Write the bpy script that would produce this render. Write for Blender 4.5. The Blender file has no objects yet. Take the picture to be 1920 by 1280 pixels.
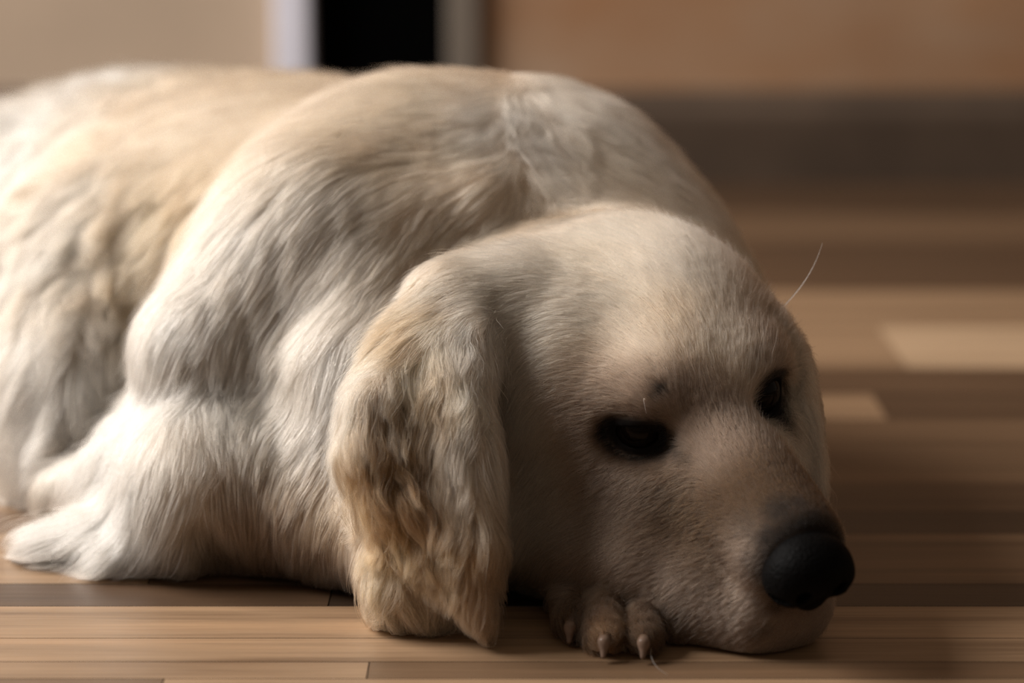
import bpy, bmesh, math, random, sys
import numpy as np
from mathutils import Vector, Matrix

CLAY = '--clay' in sys.argv or __import__('os').environ.get('CLAY') == '1'
rng = np.random.default_rng(7)
SC = bpy.context.scene
COL = SC.collection

# ------------------------------------------------------------------ camera
TH = math.radians(12.0); H = 0.311; FPX = 85.0 / 36.0 * 1920.0
cam_d = bpy.data.cameras.new('camera'); cam = bpy.data.objects.new('camera', cam_d); COL.objects.link(cam)
cam.location = (0, 0, H); cam.rotation_euler = (math.radians(90) - TH, 0, 0)
cam_d.lens = 85.0; cam_d.sensor_width = 36.0; cam_d.clip_start = 0.02
cam_d.dof.use_dof = True; cam_d.dof.focus_distance = 0.962; cam_d.dof.aperture_fstop = 4.0
SC.camera = cam
SC.view_settings.view_transform = 'Standard'; SC.view_settings.look = 'None'
SC.view_settings.gamma = 1.0; SC.view_settings.use_curve_mapping = False
SC.view_settings.exposure = 0.1
SC.cycles.denoising_prefilter = 'NONE'      # keeps the single hairs
SC.cycles.max_bounces = 8; SC.cycles.adaptive_threshold = 0.02

# ------------------------------------------------------------------ light
w = bpy.data.worlds.new('world'); SC.world = w; w.use_nodes = True
bg = w.node_tree.nodes['Background']; bg.inputs[0].default_value = (1.0, 0.81, 0.64, 1); bg.inputs[1].default_value = 0.165
def area(name, loc, target, size, size_y, power, color):
    d = bpy.data.lights.new(name, 'AREA'); d.shape = 'RECTANGLE'; d.size = size; d.size_y = size_y
    d.energy = power; d.color = color
    o = bpy.data.objects.new(name, d); COL.objects.link(o); o.location = loc
    o.rotation_euler = (Vector(target) - Vector(loc)).to_track_quat('-Z', 'Y').to_euler()
    return o
area('window_daylight', (-1.55, 1.28, 1.30), (0, 1.1, 0.05), 1.2, 1.1, 74, (1.0, 0.945, 0.90))

# ------------------------------------------------------------------ coordinate helpers
cT, sT = math.cos(TH), math.sin(TH)
F = np.array([0, cT, -sT]); U = np.array([0, sT, cT]); R = np.array([1.0, 0, 0])
def ray(px, py): return F + R * ((px - 960) / FPX) + U * ((640 - py) / FPX)
def P(px, py, Y):
    d = ray(px, py); t = Y / d[1]; return np.array([0, 0, H]) + d * t
def W(px, Y, z):
    t = Y * cT + (H - z) * sT; return np.array([(px - 960) / FPX * t, Y, z])
def floorY(py): return H / math.tan(TH + math.atan((py - 640) / FPX))

# ------------------------------------------------------------------ materials
def mat(name):
    m = bpy.data.materials.new(name); m.use_nodes = True
    nt = m.node_tree; b = nt.nodes['Principled BSDF']; return m, nt, b
def noise(nt, scale, vec, detail=4, rough=0.55):
    n = nt.nodes.new('ShaderNodeTexNoise'); n.inputs['Scale'].default_value = scale
    n.inputs['Detail'].default_value = detail; n.inputs['Roughness'].default_value = rough
    nt.links.new(vec, n.inputs['Vector']); return n
def mapping(nt, scale):
    tc = nt.nodes.new('ShaderNodeTexCoord'); mp = nt.nodes.new('ShaderNodeMapping'); mp.inputs['Scale'].default_value = scale
    nt.links.new(tc.outputs['Object'], mp.inputs['Vector']); return mp.outputs['Vector']
def ramp(nt, fac, stops):
    r = nt.nodes.new('ShaderNodeValToRGB'); e = r.color_ramp.elements
    e[0].position, e[0].color = stops[0][0], (*stops[0][1], 1); e[1].position, e[1].color = stops[-1][0], (*stops[-1][1], 1)
    for p, c in stops[1:-1]:
        k = e.new(p); k.color = (*c, 1)
    nt.links.new(fac, r.inputs['Fac']); return r.outputs['Color']
def mix(nt, a, b, fac, blend='MIX'):
    n = nt.nodes.new('ShaderNodeMix'); n.data_type = 'RGBA'; n.blend_type = blend
    for s, v in ((n.inputs[6], a), (n.inputs[7], b), (n.inputs[0], fac)):
        if isinstance(v, (int, float)): s.default_value = v
        elif isinstance(v, tuple): s.default_value = (*v, 1)
        else: nt.links.new(v, s)
    return n.outputs[2]
def srgb(r, g, b):
    f = lambda c: (c / 255 / 12.92) if c <= 10 else ((c / 255 + 0.055) / 1.055) ** 2.4
    return (f(r), f(g), f(b))
def simple(name, col, rough=0.6, noise_amt=0.15, nscale=6, spec=0.3):
    m, nt, b = mat(name); v = mapping(nt, (1, 1, 1)); n = noise(nt, nscale, v)
    c0 = tuple(c * (1 - noise_amt) for c in col); c1 = tuple(min(1, c * (1 + noise_amt)) for c in col)
    nt.links.new(ramp(nt, n.outputs['Fac'], [(0.3, c0), (0.7, c1)]), b.inputs['Base Color'])
    b.inputs['Roughness'].default_value = rough; b.inputs['Specular IOR Level'].default_value = spec
    return m

def mesh_obj(name, verts, faces, m=None, parent=None, smooth=False):
    me = bpy.data.meshes.new(name); me.from_pydata([tuple(v) for v in verts], [], [tuple(f) for f in faces]); me.update()
    if smooth: me.polygons.foreach_set('use_smooth', [True] * len(me.polygons))
    o = bpy.data.objects.new(name, me); COL.objects.link(o)
    if m: me.materials.append(m)
    if parent: o.parent = parent
    return o
def box_obj(name, lo, hi, m, bevel=0.0, kind='structure'):
    bm = bmesh.new(); bmesh.ops.create_cube(bm, size=1)
    for v in bm.verts:
        for i in range(3): v.co[i] = lo[i] if v.co[i] < 0 else hi[i]
    if bevel: bmesh.ops.bevel(bm, geom=bm.edges[:], offset=bevel, segments=3, affect='EDGES', profile=0.6)
    me = bpy.data.meshes.new(name); bm.to_mesh(me); bm.free(); me.materials.append(m)
    o = bpy.data.objects.new(name, me); COL.objects.link(o); o['kind'] = kind
    return o

# ------------------------------------------------------------------ floor
def floor_material():
    m, nt, b = mat('wood_floor')
    at = nt.nodes.new('ShaderNodeAttribute'); at.attribute_name = 'plank'
    v1 = mapping(nt, (1.2, 26, 1)); v2 = mapping(nt, (4, 160, 1)); v3 = mapping(nt, (0.6, 5, 1))
    g1 = noise(nt, 3.0, v1, 6, 0.6); g2 = noise(nt, 3.0, v2, 4, 0.6); g3 = noise(nt, 3.0, v3, 3)
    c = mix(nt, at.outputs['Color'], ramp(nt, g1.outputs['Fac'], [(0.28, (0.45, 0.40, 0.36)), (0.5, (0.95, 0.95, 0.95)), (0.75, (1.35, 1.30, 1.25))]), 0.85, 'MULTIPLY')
    c = mix(nt, c, ramp(nt, g2.outputs['Fac'], [(0.3, (0.75, 0.72, 0.7)), (0.6, (1.1, 1.1, 1.1))]), 0.6, 'MULTIPLY')
    c = mix(nt, c, ramp(nt, g3.outputs['Fac'], [(0.3, (0.8, 0.78, 0.76)), (0.7, (1.15, 1.15, 1.15))]), 0.7, 'MULTIPLY')
    nt.links.new(c, b.inputs['Base Color'])
    b.inputs['Roughness'].default_value = 0.42; b.inputs['Specular IOR Level'].default_value = 0.35
    bp = nt.nodes.new('ShaderNodeBump'); bp.inputs['Strength'].default_value = 0.12; bp.inputs['Distance'].default_value = 0.002
    nt.links.new(g2.outputs['Fac'], bp.inputs['Height']); nt.links.new(bp.outputs['Normal'], b.inputs['Normal'])
    return m
WALL_Y = floorY(338)
def build_floor():
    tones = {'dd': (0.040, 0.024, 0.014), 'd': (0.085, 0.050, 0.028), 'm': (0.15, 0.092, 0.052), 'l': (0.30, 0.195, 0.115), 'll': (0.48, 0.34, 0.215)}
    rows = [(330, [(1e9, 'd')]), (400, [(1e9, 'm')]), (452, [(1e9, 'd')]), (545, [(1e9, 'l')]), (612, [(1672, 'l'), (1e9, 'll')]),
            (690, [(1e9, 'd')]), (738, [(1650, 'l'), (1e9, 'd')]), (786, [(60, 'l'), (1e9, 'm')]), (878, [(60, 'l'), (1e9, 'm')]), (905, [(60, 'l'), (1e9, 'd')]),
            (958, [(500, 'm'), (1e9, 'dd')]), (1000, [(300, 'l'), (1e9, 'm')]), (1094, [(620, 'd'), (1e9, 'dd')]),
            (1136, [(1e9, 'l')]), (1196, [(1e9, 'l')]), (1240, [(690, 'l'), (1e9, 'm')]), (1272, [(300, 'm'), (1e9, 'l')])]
    verts, faces, cols = [], [], []
    def quad(x0, x1, y0, y1, col):
        g = 0.0003; i = len(verts)
        for z, e in ((-0.0010, 0.0), (0, g)):
            verts.extend([(x0 + e, y0 + e, z), (x1 - e, y0 + e, z), (x1 - e, y1 - e, z), (x0 + e, y1 - e, z)])
        faces.append((i + 4, i + 5, i + 6, i + 7)); cols.append(col)
        for k in range(4):
            k2 = (k + 1) % 4; faces.append((i + k, i + k2, i + 4 + k2, i + 4 + k)); cols.append(tuple(c * 0.5 for c in col))
    rr = random.Random(3)
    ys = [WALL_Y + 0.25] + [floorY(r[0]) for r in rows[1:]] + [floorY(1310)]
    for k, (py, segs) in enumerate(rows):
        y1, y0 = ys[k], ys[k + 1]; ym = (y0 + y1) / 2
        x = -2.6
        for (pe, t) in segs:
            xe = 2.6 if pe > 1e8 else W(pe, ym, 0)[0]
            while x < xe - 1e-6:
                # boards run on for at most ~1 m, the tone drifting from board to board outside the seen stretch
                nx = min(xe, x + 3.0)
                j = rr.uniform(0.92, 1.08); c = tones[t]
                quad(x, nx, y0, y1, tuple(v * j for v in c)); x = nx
    y = ys[-1]
    while y > -0.6:
        x = -2.6
        while x < 2.6:
            nx = x + rr.uniform(0.5, 1.1); c = tones[rr.choice('dmml')]
            quad(x, min(nx, 2.6), y - 0.065, y, c); x = nx
        y -= 0.065
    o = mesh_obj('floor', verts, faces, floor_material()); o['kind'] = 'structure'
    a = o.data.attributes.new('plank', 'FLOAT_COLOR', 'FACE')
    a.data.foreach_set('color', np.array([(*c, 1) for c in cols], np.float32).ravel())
build_floor()

# ------------------------------------------------------------------ walls and trims
def X_at(px, z=0.15, Y=None): return W(px, WALL_Y if Y is None else Y, z)[0]
m_left = simple('plaster_tan', (0.44, 0.34, 0.25), 0.8, 0.22, 2.2)
m_board = None
def wood_panel_mat():
    m, nt, b = mat('wood_panel'); v = mapping(nt, (3, 1, 9)); n = noise(nt, 1.6, v, 5)
    v2 = mapping(nt, (1.1, 1, 1.1)); n2 = noise(nt, 3.5, v2, 2)
    c = ramp(nt, n.outputs['Fac'], [(0.3, (0.36, 0.19, 0.09)), (0.7, (0.40, 0.28, 0.19))])
    c = mix(nt, c, ramp(nt, n2.outputs['Fac'], [(0.35, (0.75, 0.62, 0.5)), (0.6, (1.0, 1.0, 1.0))]), 0.7, 'MULTIPLY')
    nt.links.new(c, b.inputs['Base Color']); b.inputs['Roughness'].default_value = 0.6
    return m
m_panel = wood_panel_mat()
m_white = simple('painted_trim', (0.62, 0.62, 0.70), 0.5, 0.05)
m_post = simple('grey_brown_post', (0.15, 0.125, 0.10), 0.6, 0.15)
m_base = simple('dark_baseboard', (0.085, 0.058, 0.040), 0.55, 0.35, 5)
m_dark = simple('opening_black', (0.0015, 0.0015, 0.0015), 0.95, 0.1, spec=0.0)
xl, xw0, xw1, xp0, xp1 = -2.6, X_at(517), X_at(582), X_at(838), X_at(900)
box_obj('wall_left', (xl, WALL_Y, 0), (xw0, WALL_Y + 0.12, 2.4), m_left)
box_obj('trim_1', (xw0, WALL_Y - 0.02, 0), (xw1, WALL_Y + 0.12, 2.1), m_white, 0.004)
box_obj('dark_doorway_1', (xw1, WALL_Y + 0.012, 0.004), (xp0, WALL_Y + 0.05, 2.1), m_dark, 0.002)  # near-black slab stands in for the unlit doorway opening
box_obj('trim_2', (xp0, WALL_Y - 0.015, 0), (xp1, WALL_Y + 0.12, 2.1), m_post, 0.004)
box_obj('wall_right', (xp1, WALL_Y, 0), (2.6, WALL_Y + 0.12, 2.4), m_panel)
def baseboard(name='baseboard_right', x0=None, x1=2.6):
    # a moulded profile swept along the wall
    h = 0.082; prof = [(0, 0), (0.016, 0), (0.016, h * 0.72), (0.014, h * 0.80), (0.010, h * 0.86), (0.009, h * 0.94), (0.004, h), (0, h)]
    vs, fs = [], []; x0 = xp1 if x0 is None else x0; n = len(prof)
    for x in (x0, x1):
        for d, z in prof: vs.append((x, WALL_Y - d, z))
    for k in range(n): fs.append((k, (k + 1) % n, n + (k + 1) % n, n + k))
    fs.append(tuple(range(n))); fs.append(tuple(range(2 * n - 1, n - 1, -1)))
    o = mesh_obj(name, vs, fs, m_base); o['kind'] = 'structure'
baseboard()
baseboard('baseboard_left', xl, xw0)

# ------------------------------------------------------------------ implicit surface tools
class Field:
    def __init__(s, lo, hi, h):
        s.lo = np.array(lo, float); s.h = h
        s.n = np.ceil((np.array(hi) - s.lo) / h).astype(int) + 1
        s.v = np.full(tuple(s.n), 0.03, np.float32)
    def box(s, c, r):
        a = np.clip(np.floor((c - r - s.lo) / s.h).astype(int), 0, s.n - 1); b = np.clip(np.ceil((c + r - s.lo) / s.h).astype(int) + 1, 1, s.n)
        ax = [((np.arange(a[i], b[i]) * s.h) + s.lo[i]).astype(np.float32) for i in range(3)]
        sl = tuple(slice(a[i], b[i]) for i in range(3))
        return sl, ax[0][:, None, None], ax[1][None, :, None], ax[2][None, None, :]
    def apply(s, sl, d, k, op):
        v = s.v[sl]
        if op == 'add':
            hh = np.clip(0.5 + 0.5 * (v - d) / k, 0, 1); s.v[sl] = v * (1 - hh) + d * hh - k * hh * (1 - hh)
        else:
            d = -d; hh = np.clip(0.5 - 0.5 * (v - d) / k, 0, 1); s.v[sl] = v * (1 - hh) + d * hh + k * hh * (1 - hh)
    def ell(s, c, r, M=np.eye(3), k=0.02, op='add'):
        c = np.array(c, float); r = np.array(r, float); M = np.array(M, float)  # rows of M: local axes
        sl, x, y, z = s.box(c, np.sqrt(((M * r[:, None]) ** 2).sum(0)) + k * 1.2 + 0.006)
        x, y, z = x - c[0], y - c[1], z - c[2]
        q = [M[i][0] * x + M[i][1] * y + M[i][2] * z for i in range(3)]
        k0 = np.sqrt(sum((q[i] / r[i]) ** 2 for i in range(3))); k1 = np.sqrt(sum((q[i] / r[i] ** 2) ** 2 for i in range(3))) + 1e-6
        s.apply(sl, (k0 * (k0 - 1) / k1).astype(np.float32), k, op)
    def cap(s, a, b, ra, rb, k=0.02, op='add'):
        a = np.array(a, float); b = np.array(b, float); c = (a + b) / 2; rr = np.abs(b - a) / 2 + max(ra, rb) + k * 1.2 + 0.006
        sl, x, y, z = s.box(c, rr); ba = b - a; L = (ba ** 2).sum() + 1e-12
        x, y, z = x - a[0], y - a[1], z - a[2]
        t = np.clip((x * ba[0] + y * ba[1] + z * ba[2]) / L, 0, 1)
        d = np.sqrt((x - t * ba[0]) ** 2 + (y - t * ba[1]) ** 2 + (z - t * ba[2]) ** 2) - (ra + (rb - ra) * t)
        s.apply(sl, d.astype(np.float32), k, op)
    def chain(s, pts, rad, k=0.02, op='add'):
        for i in range(len(pts) - 1): s.cap(pts[i], pts[i + 1], rad[i], rad[i + 1], k, op)
    def sample(s, p, v=None):
        v = s.v if v is None else v
        q = (p - s.lo) / s.h; q = np.clip(q, 0, np.array(v.shape[:3]) - 1.001); i = q.astype(int); f = (q - i)
        out = 0
        for dx in (0, 1):
            for dy in (0, 1):
                for dz in (0, 1):
                    wt = (f[:, 0] if dx else 1 - f[:, 0]) * (f[:, 1] if dy else 1 - f[:, 1]) * (f[:, 2] if dz else 1 - f[:, 2])
                    out = out + wt * v[i[:, 0] + dx, i[:, 1] + dy, i[:, 2] + dz]
        return out
    def grad(s, p):
        e = s.h * 1.0; g = np.empty_like(p)
        for i in range(3):
            d = np.zeros(3); d[i] = e; g[:, i] = s.sample(p + d) - s.sample(p - d)
        return g / (np.linalg.norm(g, axis=1, keepdims=True) + 1e-9)
    def nets(s):
        v = s.v; n = np.array(v.shape); ins = v < 0
        cn = n - 1
        cnt = np.zeros(tuple(cn), np.int8)
        for dx in (0, 1):
            for dy in (0, 1):
                for dz in (0, 1): cnt += ins[dx:dx + cn[0], dy:dy + cn[1], dz:dz + cn[2]]
        act = (cnt > 0) & (cnt < 8); idx = np.argwhere(act); ids = np.full(tuple(cn), -1, np.int32); ids[act] = np.arange(len(idx))
        acc = np.zeros((len(idx), 3)); num = np.zeros(len(idx))
        cor = [(a, b, c) for a in (0, 1) for b in (0, 1) for c in (0, 1)]
        for a in cor:
            for ax in range(3):
                if a[ax]: continue
                b = list(a); b[ax] = 1
                va = v[idx[:, 0] + a[0], idx[:, 1] + a[1], idx[:, 2] + a[2]]; vb = v[idx[:, 0] + b[0], idx[:, 1] + b[1], idx[:, 2] + b[2]]
                cr = (va < 0) != (vb < 0); t = np.where(cr, va / np.where(cr, va - vb, 1), 0)
                p = np.tile(np.array(a, float), (len(idx), 1)); p[:, ax] += t
                acc[cr] += p[cr]; num[cr] += 1
        pos = s.lo + (idx + acc / num[:, None]) * s.h
        faces = []
        for ax in range(3):
            o = [0, 1, 2]; o.remove(ax); u, w_ = o
            a = [slice(0, n[i]) for i in range(3)]; b = list(a); a[ax] = slice(0, n[ax] - 1); b[ax] = slice(1, n[ax])
            A = ins[tuple(a)]; B = ins[tuple(b)]; e = np.argwhere(A != B)
            ok = (e[:, u] > 0) & (e[:, u] < n[u] - 1) & (e[:, w_] > 0) & (e[:, w_] < n[w_] - 1); e = e[ok]
            fl = A[e[:, 0], e[:, 1], e[:, 2]]
            q = []
            for du, dw in ((-1, -1), (0, -1), (0, 0), (-1, 0)):
                c = e.copy(); c[:, u] += du; c[:, w_] += dw; q.append(ids[c[:, 0], c[:, 1], c[:, 2]])
            q = np.stack(q, 1); flip = fl if ax != 1 else ~fl
            q[~flip] = q[~flip][:, ::-1]; faces.append(q)
        return pos, np.concatenate(faces)

def np_mesh(name, pos, quads, m, parent=None):
    me = bpy.data.meshes.new(name); me.vertices.add(len(pos)); me.vertices.foreach_set('co', pos.astype(np.float32).ravel())
    me.loops.add(quads.size); me.loops.foreach_set('vertex_index', quads.astype(np.int32).ravel())
    me.polygons.add(len(quads)); me.polygons.foreach_set('loop_start', np.arange(0, quads.size, 4, dtype=np.int32))
    try: me.polygons.foreach_set('loop_total', np.full(len(quads), 4, np.int32))
    except Exception: pass
    me.polygons.foreach_set('use_smooth', np.ones(len(quads), bool)); me.update(calc_edges=True); me.validate()
    me.materials.append(m); o = bpy.data.objects.new(name, me); COL.objects.link(o)
    if parent: o.parent = parent
    return o

# ------------------------------------------------------------------ the dog's frames
nrm = lambda v: v / np.linalg.norm(v)
EYE_N = P(1192, 803, 0.935); EYE_F = P(1446, 738, 0.956)
NOSE = P(1520, 1062, 0.868)
HC = (EYE_N + EYE_F) / 2
hf = NOSE - HC; hl = EYE_F - EYE_N; hl = nrm(hl); hf = nrm(hf - hl * hf.dot(hl)); hu = nrm(np.cross(hf, hl)); hu = hu if hu[2] > 0 else -hu
HM = np.array([hf, hl, hu])
def hp(x, y, z): return HC + (hf * x + hl * y + hu * z) * 0.01
def head_local(p): return (p - HC) @ HM.T * 100

def rotM(a, b=None):
    """rows: unit axis a, second axis near b, third"""
    a = nrm(np.array(a, float)); b = np.array(b if b is not None else (0, 0, 1), float); b = nrm(b - a * b.dot(a)); return np.array([a, b, np.cross(a, b)])
BM_ = rotM((0.80, -0.60, 0.0))           # axes: along the body, up, side
HF_ = rotM((0.5, -0.87, 0))
YE = 3.1
def eye_c(s): return hp(0.0, -2.85, 0.15) if s < 0 else hp(0.0, 2.2, 0.4)
def eye_axes(s):
    """rows: gaze, across the lids, along the lids (tilted down at the inner corner)"""
    a = nrm(hf * 0.80 + hl * (0.58 * s if s < 0 else 0.42) + hu * 0.10); al = nrm(np.cross(hu, a)); al = al * s
    al = nrm(al - hu * 0.05); return np.array([a, nrm(np.cross(al, a)), al])
fld = Field((-0.52, 0.84, -0.0032), (0.22, 1.56, 0.225), 0.0016)

EAR = [(852, 556, 0.978), (808, 640, 0.952), (780, 750, 0.934), (780, 850, 0.926), (806, 950, 0.913), (852, 1040, 0.903), (882, 1112, 0.896)]
EARW = [0.009, 0.017, 0.0215, 0.0220, 0.0155, 0.008, 0.003]
ear_pts = [P(*e) for e in EAR]
far_ear = [P(1455, 625, 0.985), P(1488, 700, 0.978), P(1503, 800, 0.972), P(1516, 890, 0.968), P(1521, 920, 0.966)]; far_w = [0.010, 0.016, 0.015, 0.010, 0.005]
n_ear = nrm(np.array([-0.35, -0.9, 0.25]))
toes = [(1070, 0.899), (1134, 0.882), (1208, 0.881), (1272, 0.893)]
def build_dog_field():
    f = fld; e = f.ell; c = f.cap
    # hindquarters, loin, ribcage
    e(W(150, 1.38, 0.066), (0.105, 0.074, 0.11), BM_, 0.04)
    e(W(420, 1.31, 0.076), (0.15, 0.093, 0.11), BM_, 0.05)
    e(W(640, 1.20, 0.082), (0.16, 0.096, 0.11), BM_, 0.05)
    e(W(-20, 1.345, 0.050), (0.09, 0.078, 0.07), BM_, 0.03)          # thigh
    e(W(225, 1.19, 0.060), (0.07, 0.075, 0.07), BM_, 0.03)        # belly
    e(W(140, 1.115, 0.035), (0.038, 0.050, 0.032), BM_, 0.025)
    f.cap(W(300, 1.005, 0.016), W(75, 1.004, 0.006), 0.013, 0.005, 0.012); f.cap(W(320, 0.992, 0.014), W(190, 0.985, 0.005), 0.011, 0.004, 0.010)
    f.cap(W(290, 1.03, 0.032), W(110, 1.06, 0.014), 0.016, 0.009, 0.014)
    # shoulder and upper arm
    f.chain([P(790, 380, 1.13), P(610, 490, 1.07), P(400, 665, 1.03)], [0.048, 0.049, 0.032], 0.025)
    e(P(740, 430, 1.118), (0.065, 0.060, 0.060), BM_, 0.03)
    e(P(610, 600, 1.065), (0.05, 0.06, 0.045), BM_, 0.03)
    f.chain([P(880, 400, 1.045), P(745, 455, 1.045), P(680, 570, 1.025), P(655, 700, 0.995), P(660, 800, 0.98)], [0.012, 0.019, 0.020, 0.018, 0.012], 0.014)   # fold of skin behind the ear
    # elbow and forearm
    f.chain([W(310, 1.03, 0.034), W(400, 1.000, 0.034), W(650, 0.985, 0.028), W(980, 0.985, 0.020), W(1120, 0.945, 0.015)], [0.026, 0.034, 0.027, 0.020, 0.017], 0.014)
    f.cap(P(372, 1035, 0.962), P(410, 1095, 0.968), 0.010, 0.014, 0.008, 'sub')
    e(W(560, 1.06, 0.065), (0.055, 0.06, 0.055), BM_, 0.02)
    # neck and scruff
    e(W(960, 1.13, 0.078), (0.115, 0.104, 0.105), rotM((0.55, -0.83, 0)), 0.04)
    e(W(1060, 1.07, 0.062), (0.09, 0.066, 0.085), HF_, 0.02)
    f.chain([P(975, 335, 1.13), P(1060, 385, 1.12), P(1165, 505, 1.10), P(1265, 595, 1.07)], [0.044, 0.044, 0.043, 0.040], 0.02)
    # throat and chest under the ear
    e(W(800, 1.02, 0.055), (0.07, 0.058, 0.06), HF_, 0.03)
    e(W(800, 0.948, 0.028), (0.030, 0.034, 0.028), HF_, 0.02)
    e(W(798, 0.922, 0.019), (0.021, 0.024, 0.024), HF_, 0.012)
    # head
    def he(x, y, z, rx, ry, rz, k=0.012, op='add'): e(hp(x, y, z), (rx / 100, ry / 100, rz / 100), HM, k, op)
    he(-6.0, -0.2, -1.2, 7.0, 5.8, 4.9, 0.018)
    he(-6.8, -4.0, -1.5, 5.4, 3.9, 4.7, 0.018)
    he(-1.9, -0.1, 0.3, 3.4, 3.9, 2.4, 0.015)
    for s in (-1, 1):
        he(-1.0, 2.3 * s, 1.1, 1.7, 1.7, 1.2, 0.01)           # brow
        he(-4.0, 3.9 * s if s < 0 else 3.0, -2.5, 4.6, 2.8 if s < 0 else 2.4, 3.7, 0.02)          # cheek
        he(-0.4, 2.5 * s, -2.6, 3.2, 1.9, 2.4, 0.02)          # under the eye
        c(hp(0, 1.2 * s if s < 0 else 0.7, -1.6), hp(7.4, 0.7 * s, -1.0), 0.020 if s < 0 else 0.018, 0.0155, 0.012)   # muzzle side
        q = 1.0 if s < 0 else 0.5
        f.chain([hp(-3.0, 4.0 * s * q, -5.0), hp(0.8, 3.7 * s * q, -5.0), hp(4.2, 2.5 * s * q, -4.8), hp(7.7, 0.8 * s * q, -3.6)], [0.019, 0.018, 0.018, 0.0155], 0.012)  # lips
    c(hp(-0.5, 0, -0.5), hp(7.8, 0, -0.15), 0.019, 0.0145, 0.012)  # bridge
    f.chain([P(1035, 1025, 0.950), P(1100, 1058, 0.931), P(1190, 1066, 0.917), P(1300, 1125, 0.905), P(1400, 1160, 0.893)], [0.015, 0.0145, 0.0145, 0.0145, 0.0135], 0.010)
    f.chain([P(1010, 930, 0.970), P(1120, 940, 0.955), P(1230, 965, 0.937), P(1330, 1040, 0.915)], [0.020, 0.020, 0.018, 0.015], 0.016)
    c(hp(-5, 0, -5.2), hp(6.9, 0, -4.6), 0.026, 0.015, 0.012)     # lower jaw
    for s in (-1, 1):
        M = eye_axes(s); ec = eye_c(s)
        e(ec + M[0] * 0.012, (0.012, 0.009, 0.015), M, 0.008, 'sub')  # sockets
        e(ec, (0.0118,) * 3, HM, 0.004)       # lids
        e(ec + M[0] * 0.013, (0.012, 0.0050, 0.0105) if s < 0 else (0.012, 0.0074, 0.0092), M, 0.0015, 'sub')
    c(P(945, 560, 0.985), P(888, 670, 0.952), 0.018, 0.010, 0.012)
    # near ear
    for i in range(len(ear_pts) - 1):
        for t in (0, 0.33, 0.67):
            p = ear_pts[i] * (1 - t) + ear_pts[i + 1] * t; w_ = EARW[i] * (1 - t) + EARW[i + 1] * t
            M = rotM(nrm(ear_pts[min(i + 2, 6)] - ear_pts[max(i - 1, 0)]), n_ear)
            e(p, (0.020, 0.0042, w_), M, 0.008)
    f.chain([P(890, 580, 0.968), ear_pts[1] + np.array([0.015, 0.002, 0]), ear_pts[3] + np.array([0.0235, -0.005, 0]), ear_pts[5] + np.array([0.010, -0.004, 0]), ear_pts[6]], [0.006, 0.006, 0.0065, 0.0055, 0.003], 0.010)
    f.chain([ear_pts[0] + np.array([-0.004, -0.004, 0]), ear_pts[2] + np.array([-0.016, -0.008, 0]), ear_pts[3] + np.array([-0.018, -0.009, 0]), ear_pts[4] + np.array([-0.012, -0.006, 0]), ear_pts[5]], [0.006, 0.0075, 0.0075, 0.006, 0.004], 0.006)
    c(hp(-7.5, -5.2, 1.8), ear_pts[0], 0.012, 0.012, 0.015)
    for i in range(len(far_ear) - 1):
        for t in (0, 0.5):
            p = far_ear[i] * (1 - t) + far_ear[i + 1] * t; w_ = far_w[i] * (1 - t) + far_w[i + 1] * t
            e(p, (0.013, 0.004, w_), rotM(nrm(far_ear[i + 1] - far_ear[i]), hl), 0.006)
    # paw under the chin
    for px, Y in toes:
        f.chain([W(1150 + (px - 1150) * 0.6, 0.93, 0.013), W(px, Y + 0.022, 0.0115), W(px, Y + 0.004, 0.0072)], [0.011, 0.0074, 0.0062], 0.0015)
build_dog_field()
zz = fld.lo[2] + np.arange(fld.n[2]) * fld.h
fld.v = np.maximum(fld.v, (0.0005 - zz)[None, None, :].astype(np.float32))   # nothing sinks under the floor
bpos, bq = fld.nets()
print('BODY', len(bpos), len(bq))

def hit(px, py, t0=0.8):
    d = np.array([nrm(ray(a, b)) for a, b in zip(np.atleast_1d(px), np.atleast_1d(py))])
    o = np.array([0, 0, H]); t = np.full(len(d), t0); done = np.zeros(len(d), bool)
    for _ in range(900):
        p = o + d * t[:, None]; inside = ((p > fld.lo) & (p < fld.lo + (fld.n - 1) * fld.h)).all(1)
        v = np.where(inside, fld.sample(p), 0.01); done |= v < 0.0003
        t = np.where(done, t, t + np.clip(v * 0.8, 0.0004, 0.02))
        if (done | (t > 1.9)).all(): break
    return o + d * t[:, None], t < 1.9

# ------------------------------------------------------------------ coat: one table of flow, length and colour
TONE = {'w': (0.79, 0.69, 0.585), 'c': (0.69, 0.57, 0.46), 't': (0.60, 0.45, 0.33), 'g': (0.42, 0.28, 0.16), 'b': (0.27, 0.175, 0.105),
        'm': (0.10, 0.063, 0.034), 's': (0.275, 0.215, 0.172), 'y': (0.58, 0.40, 0.255)}  # 's': grey cream with the shade of the face put into the colour
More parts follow.
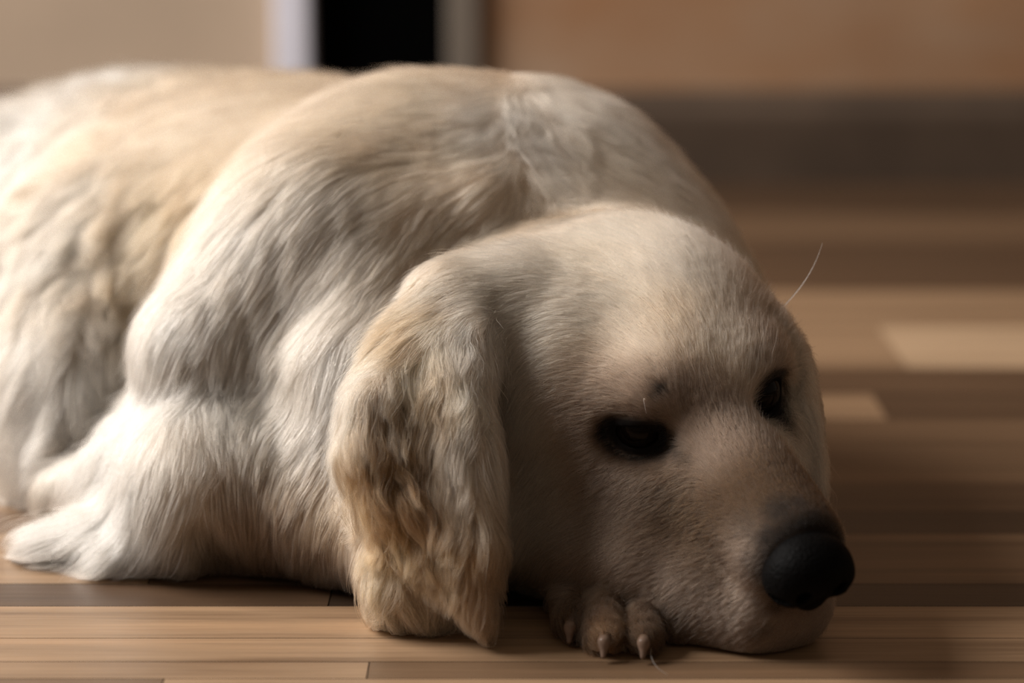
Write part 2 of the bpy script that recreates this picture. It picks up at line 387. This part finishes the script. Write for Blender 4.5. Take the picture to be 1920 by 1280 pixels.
# px, py, flow dx, dy, length cm, lift, wave, tone, reach
GUIDES = [
 # muzzle
 (1470, 960, -.6, -.8, .35, .25, 0, 'm', 1.2), (1400, 900, -.6, -.8, .45, .25, 0, 'm', 1.6), (1350, 840, -.5, -.85, .5, .25, 0, 's', 1.4),
 (1250, 930, -.8, .5, .6, .25, 0, 'm', 1.6), (1330, 1000, -.9, .25, .5, .25, 0, 'm', 1.5), (1400, 1050, -.9, .3, .45, .25, 0, 's', 1.4),
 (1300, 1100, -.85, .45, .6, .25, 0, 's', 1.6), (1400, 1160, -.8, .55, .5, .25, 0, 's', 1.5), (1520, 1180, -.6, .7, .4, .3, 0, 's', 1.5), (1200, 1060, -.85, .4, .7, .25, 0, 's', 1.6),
 # face side and cheek
 (1200, 900, -.75, .6, .6, .25, 0, 's', 1.6), (1100, 880, -.85, .45, .8, .25, 0, 's', 1.8), (1000, 850, -.5, .85, 1.1, .25, .05, 'c', 1.8),
 (1000, 960, -.45, .9, 1.3, .25, .08, 'c', 2), (1090, 1000, -.7, .65, .9, .25, 0, 's', 1.8), (1050, 1070, -.7, .6, 1.1, .3, .1, 's', 1.8),
 (1110, 790, -1, .15, .6, .22, 0, 's', 1.3), (950, 1080, -.3, .95, 1.8, .3, .15, 'c', 2),
 # brow, forehead, crown
 (1320, 740, -.2, -.95, .6, .25, 0, 's', 1.4), (1200, 720, -.7, -.55, .55, .25, 0, 's', 1.3), (1100, 690, -.95, -.05, .8, .22, 0, 's', 1.6),
 (1275, 590, -.35, -.9, .8, .22, 0, 't', 1.4), (1190, 630, -.6, -.7, .8, .22, 0, 'c', 1.6), (1360, 640, .0, -1, .7, .22, 0, 'c', 1.5), (1440, 640, .35, -.9, .7, .25, 0, 's', 1.4),
 (1240, 500, -.55, -.8, 1.1, .22, 0, 'c', 2), (1350, 500, .15, -.95, 1.1, .22, 0, 'c', 2), (1120, 560, -.95, -.1, 1.1, .2, 0, 'c', 2),
 (1150, 440, -.8, -.5, 1.3, .22, 0, 'c', 2), (1000, 480, -.9, .0, 1.4, .22, 0, 'c', 2), (1030, 620, -.85, .5, 1.2, .2, 0, 'c', 1.8),
 (940, 560, -.75, .65, 1.8, .22, .05, 'c', 1.8), (900, 650, -.35, .95, 2.2, .25, .1, 'w', 1.4), (960, 720, -.25, .97, 1.6, .25, .05, 'c', 1.6), (1430, 560, .5, -.6, 1., .25, 0, 's', 1.8),
 # near ear; brown coat, with the hollow's shade put into 'b'
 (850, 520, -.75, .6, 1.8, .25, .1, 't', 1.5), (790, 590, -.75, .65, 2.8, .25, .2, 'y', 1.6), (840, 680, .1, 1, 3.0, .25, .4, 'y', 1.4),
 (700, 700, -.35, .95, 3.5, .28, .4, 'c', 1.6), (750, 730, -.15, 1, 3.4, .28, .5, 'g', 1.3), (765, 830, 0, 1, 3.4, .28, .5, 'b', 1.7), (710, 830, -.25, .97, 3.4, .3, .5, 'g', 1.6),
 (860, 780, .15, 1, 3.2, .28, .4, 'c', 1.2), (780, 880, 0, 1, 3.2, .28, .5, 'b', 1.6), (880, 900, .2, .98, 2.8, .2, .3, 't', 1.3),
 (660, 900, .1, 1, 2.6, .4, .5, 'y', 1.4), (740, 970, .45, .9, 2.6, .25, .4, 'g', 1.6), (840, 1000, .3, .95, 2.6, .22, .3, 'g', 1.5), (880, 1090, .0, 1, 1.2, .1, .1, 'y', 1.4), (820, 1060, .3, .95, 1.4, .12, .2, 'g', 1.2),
 # ruff below the ear
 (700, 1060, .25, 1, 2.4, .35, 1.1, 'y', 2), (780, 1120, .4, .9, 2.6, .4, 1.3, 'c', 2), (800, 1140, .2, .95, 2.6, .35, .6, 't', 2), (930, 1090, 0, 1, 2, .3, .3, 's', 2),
 # neck
 (900, 430, -.7, .7, 2.4, .18, .2, 't', 3), (800, 470, -.55, .85, 2.6, .18, .2, 't', 2.5), (700, 560, -.35, .95, 2.8, .18, .2, 'c', 2.5), (640, 700, -.1, 1, 3, .2, .3, 'w', 2.5),
 (970, 330, -.1, 1, 2.2, .2, .3, 'c', 2.5), (860, 330, -.85, .5, 2.6, .2, .2, 't', 3), (960, 230, -.2, .9, 2.2, .35, .5, 'w', 2), (1060, 350, .5, .8, 2.2, .2, .2, 't', 2.5),
 (1180, 350, .85, .5, 2.2, .18, .1, 't', 3), (1300, 430, .8, .6, 2, .18, .1, 't', 2.5), (1120, 220, .7, .7, 2.2, .18, .2, 'c', 3), (1220, 330, .6, .8, 2, .18, .1, 'c', 3),
 # shoulder, chest side
 (760, 250, -.9, .4, 3, .18, .2, 't', 4), (600, 220, -.95, .3, 3, .18, .1, 't', 5), (620, 380, -.7, .75, 3.2, .2, .3, 'c', 4), (520, 480, -.55, .85, 3.4, .22, .3, 'c', 3.5),
 (560, 620, -.3, .95, 3.4, .22, .3, 'c', 3), (450, 560, -.5, .85, 3.2, .25, .3, 'c', 3), (400, 660, -.15, 1, 3, .25, .3, 'w', 2.5), (540, 760, -.5, .8, 3, .22, .4, 'c', 2.5),
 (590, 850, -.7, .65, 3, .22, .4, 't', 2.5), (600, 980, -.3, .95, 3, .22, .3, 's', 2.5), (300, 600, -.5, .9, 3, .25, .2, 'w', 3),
 # elbow and foreleg
 (250, 740, -.2, 1, 2.4, .2, .15, 'w', 2), (260, 880, .05, 1, 2.6, .25, .2, 'w', 2), (400, 820, .1, 1, 1.8, .2, .1, 'c', 2), (460, 920, .1, 1, 1.6, .2, .1, 's', 2),
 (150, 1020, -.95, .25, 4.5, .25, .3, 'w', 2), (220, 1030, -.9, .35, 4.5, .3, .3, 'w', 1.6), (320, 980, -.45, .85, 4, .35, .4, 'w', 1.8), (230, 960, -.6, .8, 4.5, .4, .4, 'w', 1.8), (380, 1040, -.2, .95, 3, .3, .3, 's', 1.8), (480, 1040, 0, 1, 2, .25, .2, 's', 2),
 # back and hindquarters
 (430, 185, -.95, .2, 3, .2, .2, 't', 6), (300, 200, -.7, .6, 4, .4, 1.4, 't', 5), (160, 225, -.6, .7, 4.4, .40, 1.7, 'w', 5), (50, 260, -.5, .85, 4.4, .40, 1.7, 'w', 5),
 (360, 380, -.35, .9, 4, .35, .6, 'y', 4), (280, 500, -.3, .95, 4.5, .35, .6, 'y', 4), (150, 420, -.3, .95, 4.4, .40, 1.7, 'c', 4), (60, 560, -.3, .95, 4.4, .40, 1.7, 'c', 4),
 (120, 700, -.2, 1, 4.5, .4, .6, 'w', 4), (200, 600, -.2, 1, 4.5, .35, .5, 'c', 4), (80, 820, -.2, 1, 4.5, .4, .6, 'c', 3), (150, 850, -.3, .95, 4.5, .35, .5, 'c', 3),
 # paw, the shade under the chin put into dark tones
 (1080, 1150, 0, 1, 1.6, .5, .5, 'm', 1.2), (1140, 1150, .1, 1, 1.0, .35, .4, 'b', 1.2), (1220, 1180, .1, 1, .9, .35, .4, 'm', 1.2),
]
gpos, gok = hit([g[0] for g in GUIDES], [g[1] for g in GUIDES])
missed = [GUIDES[i][:2] for i in range(len(GUIDES)) if not gok[i]]
if missed: print('MISSED', missed)
gn = fld.grad(gpos)
gd = np.array([R * g[2] - U * g[3] for g in GUIDES]); gd -= gn * (gd * gn).sum(1, keepdims=True); gd /= np.linalg.norm(gd, axis=1, keepdims=True)
keep = gok; G_pos = gpos[keep]; G_dir = gd[keep]
G_val = np.array([[g[4] * 0.01, g[5], g[6], *TONE[g[7]]] for g in GUIDES])[keep]; G_sig = np.array([g[8] * 0.01 for g in GUIDES])[keep]
# the far side and the underside of the animal, which the table does not reach
extra = [((0.10, 1.20, 0.10), (0.3, 0.2, -1), 3, 't'), ((-0.1, 1.38, 0.1), (-0.4, 0.2, -1), 4, 't'), ((-0.4, 1.45, 0.1), (-0.3, 0.3, -1), 4.5, 'c'), ((0.12, 1.02, 0.08), (-.2, .5, -1), 1.5, 'c')]
G_pos = np.vstack([G_pos, [e[0] for e in extra]]); G_dir = np.vstack([G_dir, [nrm(np.array(e[1], float)) for e in extra]])
G_val = np.vstack([G_val, [[e[2] * 0.01, .2, .3, *TONE[e[3]]] for e in extra]]); G_sig = np.append(G_sig, [0.05] * len(extra))

cg = 0.006; cn = np.ceil((fld.n * fld.h) / cg).astype(int) + 2
def bake():
    ax = [fld.lo[i] + np.arange(cn[i]) * cg for i in range(3)]
    gx = np.stack(np.meshgrid(*ax, indexing='ij'), -1).reshape(-1, 3)
    near = np.abs(fld.sample(gx)) < 0.028
    out = np.zeros((len(gx), 9), np.float32); q = gx[near]; res = np.zeros((len(q), 9))
    D = np.hstack([G_dir, G_val])
    for a in range(0, len(q), 20000):
        d2 = ((q[a:a + 20000, None, :] - G_pos[None]) ** 2).sum(-1)
        wt = np.exp(-0.5 * d2 / (G_sig * 0.62) ** 2) + 1e-5 / (1e-4 + d2) * 1e-3; wt /= wt.sum(1, keepdims=True)
        res[a:a + 20000] = wt @ D
    out[near] = res
    return out.reshape(*cn, 9)
coarse = bake()
def coat(p):
    q = (p - fld.lo) / cg; q = np.clip(q, 0, cn - 1.001); i = q.astype(int); f = q - i; out = np.zeros((len(p), 9))
    for dx in (0, 1):
        for dy in (0, 1):
            for dz in (0, 1):
                wt = (f[:, 0] if dx else 1 - f[:, 0]) * (f[:, 1] if dy else 1 - f[:, 1]) * (f[:, 2] if dz else 1 - f[:, 2])
                out += wt[:, None] * coarse[i[:, 0] + dx, i[:, 1] + dy, i[:, 2] + dz]
    return out

# dark skin and hair: eye rims, the mark over the eye, muzzle, lips  (px, py, radius cm, strength)
DARK = [(1242, 732, .28, .85), (1232, 745, .22, .6), (1275, 850, .25, .6), (1262, 835, .3, .7), (1290, 862, .2, .4), (1445, 1010, .75, .80), (1440, 1075, .8, .8), (1415, 1050, .6, .5), (1465, 960, .8, .7), (1500, 945, .5, .6), (1400, 985, .7, .3),
        (1410, 1005, .3, .5), (1383, 1003, .16, .5), (1340, 1095, .14, .4), (1343, 1125, .14, .35), (1310, 1105, .12, .35), (1372, 1130, .12, .35), (1440, 1180, .3, .45), (1460, 1130, .4, .6), (1420, 1190, .3, .3),
        (1420, 670, .35, .25), (1410, 700, .3, .3)]
dpos, dok = hit([d[0] for d in DARK], [d[1] for d in DARK])
def darkness(p):
    k = np.zeros(len(p))
    for i, d in enumerate(DARK):
        r2 = ((p - dpos[i]) ** 2).sum(1) / (d[2] * 0.01) ** 2
        k = np.maximum(k, d[3] * np.exp(-r2 ** 1.5))
    h = head_local(p)
    for s in (-1, 1):
        # almond rim around each eye
        M = eye_axes(s); q = (p - eye_c(s)) @ M.T * 100
        wv, uv = q[:, 2], q[:, 1]
        r = np.sqrt((wv / (1.55 if s < 0 else 1.25)) ** 2 + (uv / (0.92 if s < 0 else 1.15)) ** 2); kk = 1 / (1 + np.exp((r - 1) * 20)) * (q[:, 0] > -0.4)
        k = np.maximum(k, kk)
    nose = np.sqrt((((h - np.array([9.7, 0, 0.0])) / np.array([2.4, 2.35, 2.2])) ** 2).sum(1)); k = np.maximum(k, 0.97 / (1 + np.exp((nose - 1) * 9)))
    return k
NOISE_K = rng.normal(size=(24, 3)); NOISE_P = rng.uniform(0, 6.28, 24)
def lf(p, scale, a=0):
    """smooth pseudo noise, about -1..1"""
    return sum(np.sin((p @ NOISE_K[(i + a) % 24]) * scale + NOISE_P[(i + a) % 24]) for i in range(4)) / 2.2

# ------------------------------------------------------------------ body mesh with coat-coloured skin
m_skin, nt, b = mat('coat_skin')
at = nt.nodes.new('ShaderNodeAttribute'); at.attribute_name = 'coat'; nt.links.new(at.outputs['Color'], b.inputs['Base Color']); b.inputs['Roughness'].default_value = 0.85; b.inputs['Specular IOR Level'].default_value = 0.1
dog = np_mesh('dog', bpos, bq, m_skin)
dog['label'] = 'cream golden retriever lying on the wooden floor with its chin on its paw'
dog['category'] = 'dog'
cv = coat(bpos)[:, 3 + 3:9]; kd = darkness(bpos)[:, None]
skin_col = cv * 0.8 * (1 - kd) + np.array([0.005, 0.004, 0.004]) * kd
a = dog.data.attributes.new('coat', 'FLOAT_COLOR', 'POINT'); a.data.foreach_set('color', np.hstack([skin_col, np.ones((len(bpos), 1))]).astype(np.float32).ravel())

# ------------------------------------------------------------------ eyes, nose, claws
def gloss(name, col, rough, coatw=0.0):
    m, nt, b = mat(name); v = mapping(nt, (1, 1, 1)); n = noise(nt, 400, v, 3)
    nt.links.new(ramp(nt, n.outputs['Fac'], [(0.3, tuple(c * 0.7 for c in col)), (0.7, col)]), b.inputs['Base Color'])
    b.inputs['Roughness'].default_value = rough; b.inputs['Specular IOR Level'].default_value = 0.15; b.inputs['Coat Weight'].default_value = coatw; b.inputs['Coat Roughness'].default_value = 0.05
    return m, nt, b, n
m_eye = gloss('eye_dark_brown', (0.003, 0.0016, 0.0012), 0.03)[0]; m_eye.node_tree.nodes['Principled BSDF'].inputs['Specular IOR Level'].default_value = 0.12
m_nose, nt, b, n = gloss('nose_leather', (0.003, 0.0028, 0.0028), 0.55)
b.inputs['Specular IOR Level'].default_value = 0.035
vo = nt.nodes.new('ShaderNodeTexVoronoi'); vo.inputs['Scale'].default_value = 900; tc = nt.nodes.new('ShaderNodeTexCoord'); nt.links.new(tc.outputs['Object'], vo.inputs['Vector'])
bp = nt.nodes.new('ShaderNodeBump'); bp.inputs['Strength'].default_value = 0.5; bp.inputs['Distance'].default_value = 0.0006
nt.links.new(vo.outputs['Distance'], bp.inputs['Height']); nt.links.new(bp.outputs['Normal'], b.inputs['Normal'])
m_claw = gloss('claw_horn', (0.20, 0.135, 0.10), 0.25)[0]
def field_obj(name, lo, hi, h, build, m, label=None):
    f = Field(lo, hi, h); build(f); pos, q = f.nets(); o = np_mesh(name, pos, q, m, dog)
    if label: o['label'] = label
    return o
for s in (-1, 1):
    c0 = eye_c(s)
    field_obj('eye', c0 - 0.013, c0 + 0.013, 0.0006, lambda f: f.ell(c0, (0.0106,) * 3, HM, 0.0005), m_eye, 'dark brown eye')
def nose_build(f):
    e = lambda x, y, z, rx, ry, rz, k=0.003, op='add': f.ell(hp(x + 0.1, y - 0.15, z - 0.25), (rx / 100, ry / 100, rz / 100), HM, k, op)
    e(9.3, 0, 0.35, 1.35, 1.55, 1.15)
    for s in (-1, 1):
        e(9.3, 0.85 * s, -0.15, 1.15, 0.95, 1.0)
    e(9.2, 0, -0.8, 1.0, 0.8, 1.0)
    for s in (-1, 1):
        e(10.4, 0.75 * s, -0.15, 0.75, 0.30, 0.34, 0.0015, 'sub'); e(9.9, 1.45 * s, -0.45, 0.7, 0.28, 0.16, 0.0015, 'sub')
    f.cap(hp(10.75, 0, 0.1), hp(10.2, 0, -1.9), 0.0010, 0.0012, 0.0015, 'sub')
field_obj('nose', hp(9.3, 0, 0) - 0.026, hp(9.3, 0, 0) + 0.026, 0.0007, nose_build, m_nose, 'black leathery nose')
for px, Y in toes[:3]:
    a0 = W(px, Y + 0.0, 0.0085); a1 = W(px - 3, Y - 0.0080, 0.0030); mid = (a0 + a1) / 2 + np.array([0, -0.001, 0.0018])
    field_obj('claw', np.minimum(a0, a1) - 0.007, np.maximum(a0, a1) + 0.007, 0.0005, lambda f: f.chain([a0, mid, a1], [0.0024, 0.0021, 0.0010], 0.002), m_claw)

# ------------------------------------------------------------------ fur
def hair_mat(name, rough=0.35):
    m = bpy.data.materials.new(name); m.use_nodes = True; nt = m.node_tree; nt.nodes.clear()
    out = nt.nodes.new('ShaderNodeOutputMaterial'); hb = nt.nodes.new('ShaderNodeBsdfHairPrincipled')
    hb.model = 'CHIANG'; hb.parametrization = 'COLOR'
    at = nt.nodes.new('ShaderNodeAttribute'); at.attribute_name = 'coat'
    nt.links.new(at.outputs['Color'], hb.inputs['Color'])
    hb.inputs['Roughness'].default_value = rough; hb.inputs['Radial Roughness'].default_value = 0.5
    hb.inputs['Random Roughness'].default_value = 0.2; hb.inputs['IOR'].default_value = 1.42
    nt.links.new(hb.outputs[0], out.inputs['Surface']); return m
m_fur = hair_mat('fur_strands', 0.55)

tri = np.concatenate([bq[:, [0, 1, 2]], bq[:, [0, 2, 3]]]); e1 = bpos[tri[:, 1]] - bpos[tri[:, 0]]; e2 = bpos[tri[:, 2]] - bpos[tri[:, 0]]
tri_area = np.linalg.norm(np.cross(e1, e2), axis=1) / 2; tri_c = bpos[tri].mean(1)
def seg_near(p, pts, ws, thick):
    """1 where p lies on a flap that follows the polyline"""
    best = np.zeros(len(p), bool)
    for i in range(len(pts) - 1):
        a, b_ = pts[i], pts[i + 1]; ab = b_ - a; t = np.clip(((p - a) @ ab) / (ab @ ab), 0, 1); d = np.linalg.norm(p - (a + t[:, None] * ab), axis=1)
        best |= d < (ws[i] * (1 - t) + ws[i + 1] * t) * 1.0 + thick
    return best
is_ear = seg_near(tri_c, ear_pts, EARW, 0.005) & (fld.sample(tri_c) < 1)
offp = (tri_c - ear_pts[3]) @ n_ear
is_ear &= (((tri_c[:, :, None] - np.array(ear_pts).T[None]) * n_ear[None, :, None]).sum(1)[np.arange(len(tri_c)), np.argmin(((tri_c[:, :, None] - np.array(ear_pts).T[None]) ** 2).sum(1), 1)] > -0.009)
tl = head_local(tri_c)
is_face = (tl[:, 0] > -9) & (np.abs(tl[:, 1]) < 7.2) & (tl[:, 2] > -7) & ~is_ear & (tri_c[:, 1] < 1.03)
is_fear = seg_near(tri_c, far_ear, far_w, 0.004) & (tl[:, 1] > 4.7)
is_face &= ~is_fear
is_paw = (tri_c[:, 1] < 0.94) & (tri_c[:, 2] < 0.034) & (tri_c[:, 0] < 0.075) & (tri_c[:, 0] > 0.012) & (fld.sample(tri_c) < 1) & (tri_c[:, 1] < 0.93) & (tl[:, 2] < -5.6)
is_face &= ~is_paw
under = tri_c[:, 2] < 0.002
in_nose = np.sqrt((((tl - np.array([9.5, 0, -0.1])) / np.array([1.6, 1.75, 1.5])) ** 2).sum(1)) < 1
eye_hole = np.zeros(len(tri_c), bool)
for s in (-1, 1):
    eye_hole |= np.linalg.norm(tri_c - eye_c(s), axis=1) < 0.0125
view = np.array([0, 0, H]) - tri_c; tn = np.cross(e1, e2); tn /= np.linalg.norm(tn, axis=1, keepdims=True) + 1e-12
facing = (tn * view).sum(1) / np.linalg.norm(view, axis=1)

def grow(name, mask, per_cm2, K, radius, clump_d, clump_s, small_d, len_k=1.0, adhere=0.7, grav=0.3, jitter=0.25, tone_var=0.10, wave_k=1.0, conv=0.7, stray=2.4):
    idx = np.nonzero(mask & ~under & ~in_nose & ~eye_hole)[0]
    dens = np.where(facing[idx] > -0.35, 1.0, 0.25)
    ar = tri_area[idx] * dens; N = int(ar.sum() * 1e4 * per_cm2)
    pick = idx[rng.choice(len(idx), N, p=ar / ar.sum())]
    u = rng.random((N, 2)); fl = u.sum(1) > 1; u[fl] = 1 - u[fl]
    p0 = bpos[tri[pick, 0]] + u[:, :1] * e1[pick] + u[:, 1:] * e2[pick]
    cfull = coat(p0); L = cfull[:, 3] * len_k * rng.uniform(0.65, 1.15, N); lift = cfull[:, 4]; wave = cfull[:, 5] * wave_k
    dk = darkness(p0); L *= 1 - 0.45 * dk * is_face.any()
    d = cfull[:, :3].copy(); d += rng.normal(0, jitter, (N, 3)) * 0.6
    pts = np.empty((N, K, 3)); pts[:, 0] = p0 - fld.grad(p0) * 0.0004; p = p0.copy(); st = L / (K - 1)
    rl = rng.uniform(0.5, 1.2, N) * np.where(rng.random(N) < 0.05, stray, 1); drift = rng.normal(0, jitter * 0.7, (N, 3))
    for k in range(1, K):
        t = k / (K - 1)
        if K > 5 and k % 2 == 0: base = coat(p)[:, :3]; base = np.where(np.linalg.norm(base, axis=1, keepdims=True) > 0.05, base, d); d0 = base
        else: d0 = d if k == 1 else d0
        v = d0 / (np.linalg.norm(d0, axis=1, keepdims=True) + 1e-6) + drift * t; v[:, 2] -= grav * t
        n = fld.grad(p); v -= n * (v * n).sum(1, keepdims=True) * (adhere if k > 1 else 1.0)
        v /= np.linalg.norm(v, axis=1, keepdims=True) + 1e-6
        p = p + v * st[:, None]
        s = fld.sample(p); tgt = lift * rl * L * t ** 0.9 * 0.8
        n = fld.grad(p)
        corr = tgt - s; corr = np.where(corr < 0, corr * adhere, corr); p = p + n * np.clip(corr, -st, st * 1.5)[:, None]
        p[:, 2] = np.maximum(p[:, 2], 0.0007 + 0.0008 * rl)
        pts[:, k] = p
    tt = np.linspace(0, 1, K)
    # waves shared by neighbouring strands
    ph = lf(p0, 160, 3) * 4; nn = fld.grad(p0); side = np.cross(nn, d / (np.linalg.norm(d, axis=1, keepdims=True) + 1e-6))
    for k in range(1, K):
        off = np.sin(tt[k] * 7.0 + ph) - np.sin(ph); pts[:, k] += side * (wave * 0.0034 * tt[k] * off)[:, None] + nn * (wave * 0.0012 * tt[k] * np.cos(tt[k] * 6 + ph * 1.3))[:, None]
    tone = np.ones(N)
    from mathutils.kdtree import KDTree
    for cd, cs in ((small_d, clump_s * 0.9), (clump_d, clump_s)):
        if cd <= 0: continue
        ng = max(8, int(ar.sum() / cd ** 2)); gi = rng.choice(N, min(ng, N), replace=False)
        kt = KDTree(len(gi))
        for j, g in enumerate(gi): kt.insert(p0[g], j)
        kt.balance(); own = np.fromiter((kt.find(x)[1] for x in p0), np.int64, N)
        g = gi[own]; sl = np.clip(L / np.maximum(L[g], 1e-5), 0, 1.4); wt = cs * (tt[None, :] ** 1.3) * rng.uniform(0.55, 1.0, N)[:, None] * np.clip(0.55 + 0.9 * wave, 0, 1.5)[:, None]
        wt = np.minimum(wt, 0.95)
        newp = pts[g] - pts[g][:, :1] + (p0[:, None] - p0[g][:, None]) * (1 - conv * tt[None, :, None]) + p0[g][:, None] - 0.0
        pts = pts * (1 - wt[..., None]) + newp * wt[..., None]
        tone *= rng.uniform(1 - tone_var, 1 + tone_var, len(gi))[own]
    pts[:, :, 2] = np.maximum(pts[:, :, 2], 0.0006)
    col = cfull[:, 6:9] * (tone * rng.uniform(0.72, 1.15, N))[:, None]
    col = col * (1 + 0.16 * lf(p0, 210, 5) * np.clip(cfull[:, 5] - 0.2, 0, 1.2))[:, None]
    gold = np.clip(lf(p0, 90, 9) * 0.5 + rng.normal(0, 0.25, N), -1, 1)[:, None] * 0.10
    col = col * (1 + gold * np.array([0.2, 0.35, 0.6])); col = np.clip(col, 0.01, 0.9)
    dkk = np.clip(dk + rng.normal(0, 0.08, N) * (dk > 0.05), 0, 1)[:, None]; col = col * (1 - dkk) + np.array([0.014, 0.011, 0.009]) * dkk
    col = col ** 1.45
    hc = bpy.data.hair_curves.new(name); hc.add_curves([K] * N)
    hc.attributes['position'].data.foreach_set('vector', pts.astype(np.float32).ravel())
    ra = hc.attributes.get('radius') or hc.attributes.new('radius', 'FLOAT', 'POINT')
    prof = radius * (1 - 0.85 * tt ** 2); ra.data.foreach_set('value', (np.tile(prof, (N, 1)) * rng.uniform(0.8, 1.2, (N, 1))).astype(np.float32).ravel())
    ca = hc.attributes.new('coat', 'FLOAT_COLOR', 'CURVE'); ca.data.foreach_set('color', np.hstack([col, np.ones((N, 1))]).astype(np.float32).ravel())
    hc.materials.append(m_fur); o = bpy.data.objects.new(name, hc); COL.objects.link(o); o.parent = dog
    print('FUR', name, N)
    return o
if not CLAY:
    rest = ~(is_ear | is_face | is_paw | is_fear)
    grow('face_fur', is_face, 520, 5, 0.00007, 0.006, 0.25, 0.002, adhere=0.9, grav=0.0, jitter=0.2, tone_var=0.04)
    grow('ear_fur', is_ear, 420, 12, 0.00007, 0.009, 0.6, 0.0035, adhere=0.6, grav=0.35, jitter=0.25, tone_var=0.22, wave_k=1.8, len_k=0.9, conv=0.4)
    grow('ear_fur', is_fear, 200, 7, 0.00008, 0.008, 0.5, 0.003, len_k=0.6, adhere=0.5, grav=0.4)
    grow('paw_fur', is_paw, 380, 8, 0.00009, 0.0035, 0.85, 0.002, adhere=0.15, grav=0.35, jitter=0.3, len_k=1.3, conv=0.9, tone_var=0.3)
    grow('body_fur', rest, 150, 8, 0.00011, 0.016, 0.5, 0.005, adhere=0.6, grav=0.25, jitter=0.2, tone_var=0.09, stray=1.7)

# a few long whiskers
def whisker(pts, r):
    hc = bpy.data.hair_curves.new('whisker'); K = 12; hc.add_curves([K]); a, b_, c_ = [np.array(q, float) for q in pts]
    t = np.linspace(0, 1, K)[:, None]; q = a * (1 - t) ** 2 + 2 * b_ * t * (1 - t) + c_ * t ** 2
    hc.attributes['position'].data.foreach_set('vector', q.astype(np.float32).ravel())
    ra = hc.attributes.get('radius') or hc.attributes.new('radius', 'FLOAT', 'POINT'); ra.data.foreach_set('value', (1.3 * r * (1 - 0.8 * np.linspace(0, 1, K))).astype(np.float32))
    ca = hc.attributes.new('coat', 'FLOAT_COLOR', 'CURVE'); ca.data.foreach_set('color', np.array([0.8, 0.75, 0.65, 1], np.float32))
    hc.materials.append(m_fur); o = bpy.data.objects.new('whisker', hc); COL.objects.link(o); o.parent = dog
h0 = hit([1462, 1245, 1210, 1228, 1190], [580, 1165, 750, 1085, 1100])[0]
whisker([h0[0], P(1522, 525, h0[0][1]), P(1542, 455, h0[0][1])], 0.00016)
whisker([h0[1], P(1192, 1235, 0.872), P(1252, 1264, 0.8612)], 0.00022)
whisker([h0[2], P(1203, 738, h0[2][1] - 0.003), P(1212, 775, h0[2][1] - 0.008)], 0.00012)
